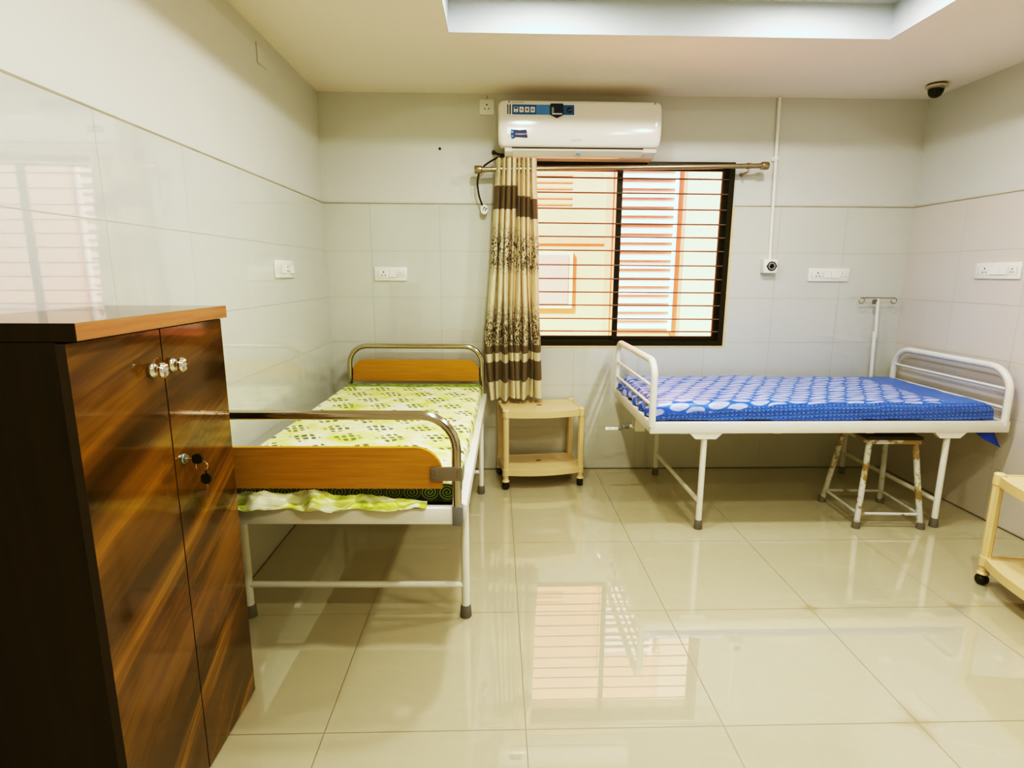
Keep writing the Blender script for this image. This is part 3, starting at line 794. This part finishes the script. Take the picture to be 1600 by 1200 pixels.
def patch(x0, x1, z0, z1, lift=.0012, n=6, poly=None):
    """thin printed film following the panel; poly in unit square."""
    b = MB(); poly = poly or [(0, 0), (1, 0), (1, 1), (0, 1)]
    if len(poly) == 4 and poly[0] == (0, 0) and poly[2] == (1, 1):
        g = []
        for k in range(n + 1):
            z = z0 + (z1 - z0) * k / n
            g.append([b.bm.verts.new((x - 1.618, fy(z, lift), z - 2.09)) for x in (x0, x1)])
        for k in range(n): b.bm.faces.new((g[k][0], g[k][1], g[k + 1][1], g[k + 1][0]))
    else:
        b.bm.faces.new([b.bm.verts.new((x0 + (x1 - x0) * p - 1.618, fy(z0 + (z1 - z0) * q, lift), z0 + (z1 - z0) * q - 2.09)) for p, q in poly])
    return b
s1 = patch(1.176, 1.580, 2.297, 2.362).build('feature_sticker', M['paper'], fp, smooth=0)
patch(1.207, 1.578, 2.301, 2.358, .0017).build('blue_strip', M['blue'], fp, smooth=0)
patch(1.178, 1.184, 2.301, 2.358, .0017).build('blue_strip', M['navy'], fp, smooth=0)
patch(1.191, 1.198, 2.301, 2.358, .0017).build('blue_strip', M['navy'], fp, smooth=0)
circ = [(.5 + .5 * math.cos(2 * PI * k / 20), .5 + .5 * math.sin(2 * PI * k / 20)) for k in range(20)]
for k, col in enumerate(('navy', 'grey_print', 'red_print', 'silver_print')):
    x = 1.216 + k * .0335
    patch(x, x + .026, 2.313, 2.345, .0022).build('feature_icon', M['paper'], fp, smooth=0)
    if k == 0:
        patch(x + .004, x + .022, 2.333, 2.342, .0027).build('icon_mark', M[col], fp, smooth=0)
        patch(x + .007, x + .019, 2.316, 2.322, .0027).build('icon_mark', M['grey_print'], fp, smooth=0)
    else: patch(x + .006, x + .020, 2.321, 2.337, .0027, poly=circ).build('icon_mark', M[col], fp, smooth=0)
patch(1.350, 1.430, 2.303, 2.356, .0022).build('light_panel', M['sky_print'], fp, smooth=0)
patch(1.435, 1.513, 2.281, 2.366, .0030, poly=[(0, .22), (.5, 0), (1, .22), (1, .94), (.95, 1), (.05, 1), (0, .94)]).build('badge', M['navy'], fp, smooth=0)
patch(1.443, 1.456, 2.307, 2.344, .0036).build('badge_mark', M['grey_print'], fp, smooth=0)
patch(1.446, 1.506, 2.302, 2.310, .0036).build('badge_mark', M['paper'], fp, smooth=0)
patch(1.532, 1.568, 2.313, 2.345, .0024, poly=circ).build('round_logo', M['navy'], fp, smooth=0)
patch(1.536, 1.566, 2.322, 2.336, .0029, poly=[(.0, .2), (.5, .55), (1, 1), (.95, .6), (.5, .2)]).build('logo_swoosh', M['silver_print'], fp, smooth=0)
patch(1.199, 1.300, 2.164, 2.216, .0014, poly=[(0, .25), (.02, .1), (.1, 0), (.2, .05), (.27, .18), (1, .12), (.93, 1), (.5, .93), (.2, 1), (0, 1)]).build('warranty_sticker', M['navy'], fp, smooth=0)
patch(1.199, 1.216, 2.170, 2.186, .0020, poly=circ).build('sticker_mark', M['sky_print'], fp, smooth=0)
patch(1.199, 1.216, 2.194, 2.210, .0020, poly=circ).build('sticker_mark', M['sky_print'], fp, smooth=0)
patch(1.585, 1.600, 2.078, 2.079, .0).bm.free()
def text(body, x, y, z, size, mat, parent, rx=PI / 2, align='LEFT', name='lettering'):
    cu = bpy.data.curves.new(name, 'FONT'); cu.body = body; cu.size = size; cu.align_x = align; cu.extrude = .0002
    cu.materials.append(mat); o = bpy.data.objects.new(name, cu); C.objects.link(o)
    bpy.context.view_layer.update()
    me = bpy.data.meshes.new_from_object(o.evaluated_get(bpy.context.evaluated_depsgraph_get())); bpy.data.objects.remove(o)
    me.materials.clear(); me.materials.append(mat)
    o = bpy.data.objects.new(name, me); C.objects.link(o)
    o.location = (x, y, z); o.rotation_euler = (rx, 0, 0)
    if parent is not None: o.parent = parent
    return o
text('WARRANTY', 1.226 - 1.618, fy(2.186, .0022), 2.186 - 2.09, .0125, M['paper'], fp)
text('LLOYD', 1.598 - 1.618, fy(2.157, .0016), 2.155 - 2.09, .022, M['grey_print'], fp, align='CENTER')
text('LLOYD INVERTER', 1.205 - 1.618, fy(2.368, .0030), 2.3675 - 2.09, .009, M['silver_print'], fp)
for x in (1.184, 2.062): MB().box(x - 1.618, x + .010 - 1.618, fy(2.374) - .002, fy(2.374) + .004, 2.368 - 2.09, 2.380 - 2.09).build('panel_catch', M['grey_print'], fp, smooth=0)
MB().obox((-.005, -.1725, 2.0895 - 2.09), (.026, .0012, .018), (math.radians(-54), 0, .3)).build('tape_scrap', M['sky_print'], ac, smooth=0)
text('ECO', 2.000 - 1.618, -.1585, 2.0855 - 2.09, .013, M['grey_print'], ac, rx=math.radians(125))

# power lead hanging from the unit
pc = thing('power_lead', 'black lead with a white plug end hanging left of the curtain', 'cable', (1.02, -.05, 1.70))
q = [(1.175, -.035, 2.100), (1.125, -.055, 2.088), (1.06, -.075, 2.05), (1.012, -.085, 2.005), (.993, -.085, 1.94), (1.000, -.065, 1.86), (1.022, -.05, 1.795)]
q = smoothpoly([(a, c) for a, _, c in q], 6); ys = [-.035 + (-.045) * min(1, k / 14) + .035 * max(0, (k - 20) / 16) for k in range(len(q))]
MB().tube([(a - 1.02, y + .05, c - 1.70) for (a, c), y in zip(q, ys)], .0052, seg=8).build('cord', M['black'], pc)
MB().prism([(.014 + .024 * math.cos(2 * PI * k / 18), .072 + .031 * math.sin(2 * PI * k / 18)) for k in range(18)], XZ, .000, .014).build('plug', M['plate'], pc)
MB().tube([(.006, -.001, .068), (.012, -.001, .086), (.020, -.001, .079)], .0025, seg=6).tube([(.019, -.001, .062), (.027, -.001, .080), (.033, -.001, .073)], .0025, seg=6).build('plug_mark', M['black'], pc)
wp = MB().lathe([(0, 0), (.013, 0), (.013, .010), (.0, .011)], (0, 0, 0), (0, -1, 0), 12).tube([(.0, -.006, 0), (.03, -.012, -.012), (.065, -.02, -.015)], .006, seg=8).build('pipe_stub', M['black'], loc=(1.095, .008, 2.128))
tag(wp, 'black stub of pipe in the wall left of the air conditioner', 'pipe')

# ------------------------------------------------------------------ curtain rod and curtain
rod = thing('curtain_rod', 'steel curtain rod with cylinder ends across the window top', 'curtain rod', (1.905, -.10, 2.025))
ra, rb = Vector((-.925, 0, -.020)), Vector((.925, 0, .0195)); dr = (rb - ra).normalized()
MB().tube([ra + dr * .04, rb - dr * .04], .0150, seg=18).build('rod', M['steel'], rod)
for p, d in ((ra, -1), (rb, 1)):
    MB().lathe([(0, 0), (.017, 0), (.017, .008), (.0235, .012), (.0245, .016), (.0245, .050), (.021, .055), (0, .056)], p - dr * d * .050, dr * d).build('finial', M['steel'], rod)
for x, z in ((-.76, -.016), (.805, .0175)):
    MB().tube([(x, .0, z - .010), (x, .0, z - .034), (x, .104, z - .036)], .0055, .008, 10).lathe([(0, 0), (.013, 0), (.013, .004), (0, .004)], (x, .1075, z - .036), (0, -1, 0), 16).build('bracket', M['steel'], rod)
    MB().lathe([(.0153, -.010), (.0185, -.010), (.0185, .010), (.0153, .010)], (x, 0, z), dr).build('rod_collar', M['steel'], rod)

bm = bmesh.new(); uvl = bm.loops.layers.uv.new('UVMap'); g = []; NU, NV = 240, 70
zt, zb = 2.066, .540
fold_c = [.00, .155, .265, .395, .515, .625, .745, .835, 1.0]
def fold(u):                                                              # rounded folds with tight creases between
    for k in range(8):
        a, c = fold_c[k], fold_c[k + 1]
        if u <= c + 1e-9: return math.sin(PI * (u - a) / (c - a)), k
    return 0.0, 7
for i in range(NU + 1):
    u = i / NU; row = []; f, k = fold(u)
    off = (0, .0, .0, .0, .085, .085, .095, .115)[k]
    for j in range(NV + 1):
        v = j / NV; z = zt + (zb - zt) * v
        wdt = .255 + .125 * min(1, (v / .75)) ** 1.3 - .012 * max(0, v - .75) / .25
        xl = 1.108 - .072 * min(1, v / .75) ** 1.2 + .012 * max(0, v - .75) / .25
        amp = .080 + .020 * min(1, v * 1.5)
        fx = .010 * math.sin(z * 5 + k * 1.7) * v
        x = xl + wdt * u + fx + .004 * math.sin(u * 40 + z * 3)
        y = -.070 - amp * (max(f, 0) ** .45) + .012 * math.sin(k * 2.1 + z * 1.5) * v
        zz = z + (.008 * math.sin(k * 2.3) * v - .003 * f * v + (.02 * u * v)) + (.006 * f if v < .03 else 0)
        uvv = z + off * max(0, 1 - v * 1.9)
        row.append((bm.verts.new((x - 1.23, y + .1, zz - .52)), (u * .9, uvv)))
    g.append(row)
for i in range(NU):
    for j in range(NV):
        q = (g[i][j], g[i + 1][j], g[i + 1][j + 1], g[i][j + 1]); f = bm.faces.new([a[0] for a in q]); f.smooth = True
        for lp, a in zip(f.loops, q): lp[uvl].uv = a[1]
me = bpy.data.meshes.new('curtain'); bm.to_mesh(me); bm.free(); me.materials.append(M['curtain'])
cu = bpy.data.objects.new('curtain', me); C.objects.link(cu); cu.location = (1.23, -.10, .52)
tag(cu, 'pleated cream and brown banded floral curtain drawn to the left of the window', 'curtain')

# ------------------------------------------------------------------ switchboards and sockets
def holes(b, x, z, s):
    for dx, dz, r in ((0, .012, .0042), (-.011, -.009, .0034), (.011, -.009, .0034)):
        b.lathe([(0, 0), (r * s, 0), (r * s, .0006), (0, .0006)], (x + dx * s, -.0124, z + dz * s), (0, -1, 0), 10)
def board(label, loc, rz, w, h, mods, group='white switchboards'):
    """local X along the wall, -Y into the room."""
    t = thing('switchboard', label, 'switchboard', loc, rz, group)
    MB().box(-w / 2, w / 2, -.0112, 0, -h / 2, h / 2, .0035).build('plate', M['plate'], t)
    n = len(mods); inner = w - .046
    wd = {'S': 1.0, 's': .62, 'k': .62, 'r': .75, 'b': .35}; tot = sum(wd[c] for c in mods); x = -inner / 2
    b = MB().box(-inner / 2 - .002, inner / 2 + .002, -.0115, -.0105, -h * .255, h * .255).build('module_recess', M['groove'], t, smooth=0)
    for c in mods:
        ww = inner * wd[c] / tot; xc = x + ww / 2
        if c in 'Ss':
            s = MB().box(x + .0006, x + ww - .0006, -.0123, -.009, -h * .25, h * .25, .0008).build('socket', M['plate'], t)
            b = MB(); holes(b, xc, 0, 1.0 if c == 'S' else .8); b.build('pin_holes', M['hole'], s)
        elif c == 'k':
            b = MB().prism([(-.0123, -h * .25), (-.0175, -h * .24), (-.0128, h * .25), (-.009, h * .25), (-.009, -h * .25)], YZ, x + .001, x + ww - .001)
            b.build('switch', M['plate'], t, smooth=0)
        else:
            s = MB().box(x + .0006, x + ww - .0006, -.0123, -.009, -h * .25, h * .25, .0008).build('blank_module', M['plate'], t)
            if c == 'r':
                b = MB()
                for a in range(3):
                    for e in range(3): b.box(xc - .009 + a * .007, xc - .005 + a * .007, -.0128, -.012, -.014 + e * .01, -.010 + e * .01)
                b.build('vent_slots', M['groove'], s, smooth=0)
        x += ww
    return t
board('white switchboard with one switch on the window wall above the left bed', (.414, 0, 1.362), 0, .215, .090, 'Sks')
board('white two-switch board on the window wall above the blue bed', (3.354, 0, 1.368), 0, .280, .088, 'Skks')
board('white switchboard on the left wall near the corner', (0, -.788, 1.385), PI / 2, .270, .090, 'rkSk')
board('white two-switch board on the right wall', (W, -.724, 1.394), -PI / 2, .290, .090, 'Skks')
so = thing('wall_socket', 'small square white socket left of the air conditioner near the ceiling', 'socket', (1.052, .008, 2.396))
MB().prism(rrect(-.045, .045, -.045, .045, .010), XZ, -.0112, 0).build('plate', M['plate'], so)
b = MB(); holes(b, 0, 0, 1.1); b.build('pin_holes', M['hole'], so)
MB().tube([(.0, -.0015, .045), (.004, -.0015, .062), (.002, -.0015, .070)], .0014, seg=6).build('wire_end', M['mark'], so)
bp = thing('blank_plate', 'painted-over blank cover plate high on the left wall', 'cover plate', (-.008, -.865, 2.378), PI / 2)
MB().box(-.053, .053, -.007, 0, -.044, .044, .002).build('cover', M['paint'], bp)

# conduit and box right of the window
cd = thing('conduit', 'white conduit pipe running down the wall right of the window', 'conduit', (2.93, -.006, 1.45))
MB().tube([(-.016, 0, 1.024), (-.006, 0, .65), (.012, 0, .019)], .0105).build('pipe', M['plate'], cd)
MB().lathe([(.0108, -.014), (.0135, -.014), (.0155, -.004), (.0155, .004), (.0135, .014), (.0108, .014)], (-.0062, 0, .655)).box(-.030, .020, .004, .0135, .640, .668, .002).build('coupling', M['plate'], cd)
bx = thing('junction_box', 'white surface box with a black round eye below the conduit', 'junction box', (2.932, 0, 1.423))
MB().box(-.045, .045, -.052, -.0002, -.0455, .0455, .004).build('box_body', M['plate'], bx)
e = MB().lathe([(.024, 0), (.030, 0), (.030, .004), (.026, .0055), (.024, .004)], (.006, -.052, 0), (0, -1, 0), 28).box(-.030, -.024, -.054, -.0515, -.003, .003).box(.036, .042, -.054, -.0515, -.003, .003).build('eye_ring', M['black'], bx)
MB().lathe([(.0155, 0), (.0245, 0), (.0235, .004), (.0165, .005), (.0155, .003)], (.006, -.052, 0), (0, -1, 0), 28).build('inner_ring', M['grey_print'], bx)
MB().lathe([(0, .003), (.010, .0035), (.0160, .0015), (.0160, 0)], (.006, -.052, 0), (0, -1, 0), 24).build('lens', M['black_gloss'], bx)
# plug hole in the wall
wa = MB().lathe([(0, .001), (.0085, .001), (.0085, -.004), (0, -.004)], (0, 0, 0), (0, -1, 0), 12).build('wall_plug', M['black'], loc=(.751, .008, 2.148))
tag(wa, 'small black plug hole in the painted wall above the left bed', 'wall plug')

# dome camera
cc = thing('dome_camera', 'black dome security camera on an ivory base at the ceiling corner', 'security camera', (3.715, -.29, H))
MB().lathe([(0, 0), (.048, 0), (.048, -.006), (.040, -.009), (0, -.009)], (0, 0, 0)).build('gasket', M['black'], cc)
MB().lathe([(0, -.009), (.055, -.009), (.058, -.012), (.058, -.019), (.052, -.0225), (0, -.0225)], (0, 0, 0), seg=32).build('base', M['ivory'], cc)
MB().lathe([(.0, -.0225), (.039, -.0225), (.041, -.026), (.041, -.034), (.0385, -.050), (.031, -.066), (.018, -.076), (0, -.079)], (-.004, -.004, 0), (.10, .05, 1), seg=32).build('dome', M['black_gloss'], cc)
MB().lathe([(.0405, -.026), (.0425, -.028), (.0425, -.033), (.0405, -.035)], (-.004, -.004, 0), (.10, .05, 1), seg=32).build('dome_ring', M['grey_print'], cc)

# ------------------------------------------------------------------ light
def area(name, loc, r, power, col):
    l = bpy.data.lights.new(name, 'AREA'); l.shape = 'DISK'; l.size = 2 * r; l.energy = power; l.color = col
    o = bpy.data.objects.new(name, l); C.objects.link(o); o.location = loc; return o
for x in (1.33, 2.56):
    for y in (-1.36, -2.50, -3.64):
        area('ceiling_lamp', (x, y, TZ - .012), .065, 13.6, (.985, .99, .975))
s = bpy.data.lights.new('sun', 'SUN'); s.energy = 13.0; s.angle = math.radians(1.0); s.color = (1.0, .95, .89)
so = bpy.data.objects.new('sun', s); C.objects.link(so); so.location = (2, -3, 9)
so.rotation_euler = Vector((.55, .33, -.77)).to_track_quat('-Z', 'Y').to_euler()
wd = bpy.data.worlds.new('sky'); bpy.context.scene.world = wd; wd.use_nodes = True
nt = wd.node_tree; bg = nt.nodes['Background']
sk = nt.nodes.new('ShaderNodeTexSky'); sk.sky_type = 'NISHITA'; sk.sun_disc = False; sk.sun_elevation = math.radians(50); sk.sun_rotation = math.radians(200)
nt.links.new(sk.outputs[0], bg.inputs[0]); bg.inputs[1].default_value = .35

# ------------------------------------------------------------------ camera (solved from the tile grid)
f_px, cx, D, hc, yaw, pitch, roll = 882.56, 1.1104, 3.8325, 1.366, .0282, -.1927, .0043
cy, sy = math.cos(yaw), math.sin(yaw)
fw = Vector((sy * math.cos(pitch), cy * math.cos(pitch), math.sin(pitch)))
r0 = Vector((cy, -sy, 0)); u0 = r0.cross(fw)
rr = r0 * math.cos(roll) + u0 * math.sin(roll); uu = u0 * math.cos(roll) - r0 * math.sin(roll)
cam = bpy.data.cameras.new('camera'); cam.sensor_width = 36; cam.sensor_fit = 'HORIZONTAL'; cam.lens = f_px * 36 / 1600; cam.clip_start = .02
co = bpy.data.objects.new('camera', cam); C.objects.link(co)
mtx = Matrix((rr, uu, -fw)).transposed().to_4x4(); mtx.translation = Vector((cx, -D, hc)); co.matrix_world = mtx
sc = bpy.context.scene; sc.camera = co
sc.view_settings.view_transform = 'Standard'; sc.view_settings.look = 'None'; sc.view_settings.exposure = 0.0; sc.view_settings.gamma = 1.0
vs = sc.view_settings; vs.use_curve_mapping = True; cm = vs.curve_mapping; cm.use_clip = False
cm.clip_max_x = 4.0; cm.clip_max_y = 4.0; cm.extend = 'HORIZONTAL'
cv_ = cm.curves[3]; pts_ = [(0, 0), (.08, .046), (.20, .185), (.32, .365), (.5, .575), (.75, .755), (1.1, .885), (1.8, .975), (3.0, 1.0)]
while len(cv_.points) < len(pts_): cv_.points.new(.5, .5)
for p_, q_ in zip(cv_.points, pts_): p_.location = q_
for ci_, pl_ in ((2, [(0, 0), (.04, .015), (.12, .080), (.30, .287), (.55, .555), (1.0, 1.0), (4.0, 4.0)]), (1, [(0, 0), (.09, .080), (.30, .292), (.60, .60), (1.0, 1.0), (4.0, 4.0)])):
    c_ = cm.curves[ci_]
    while len(c_.points) < len(pl_): c_.points.new(.5, .5)
    for p_, q_ in zip(c_.points, pl_): p_.location = q_; p_.handle_type = 'VECTOR' if q_[0] >= .5 else 'AUTO'
cm.update()
sc.cycles.max_bounces = 12; sc.cycles.diffuse_bounces = 8; sc.cycles.glossy_bounces = 5; sc.cycles.transparent_max_bounces = 12
sc.cycles.caustics_reflective = False; sc.cycles.caustics_refractive = False; sc.cycles.sample_clamp_indirect = 6.0
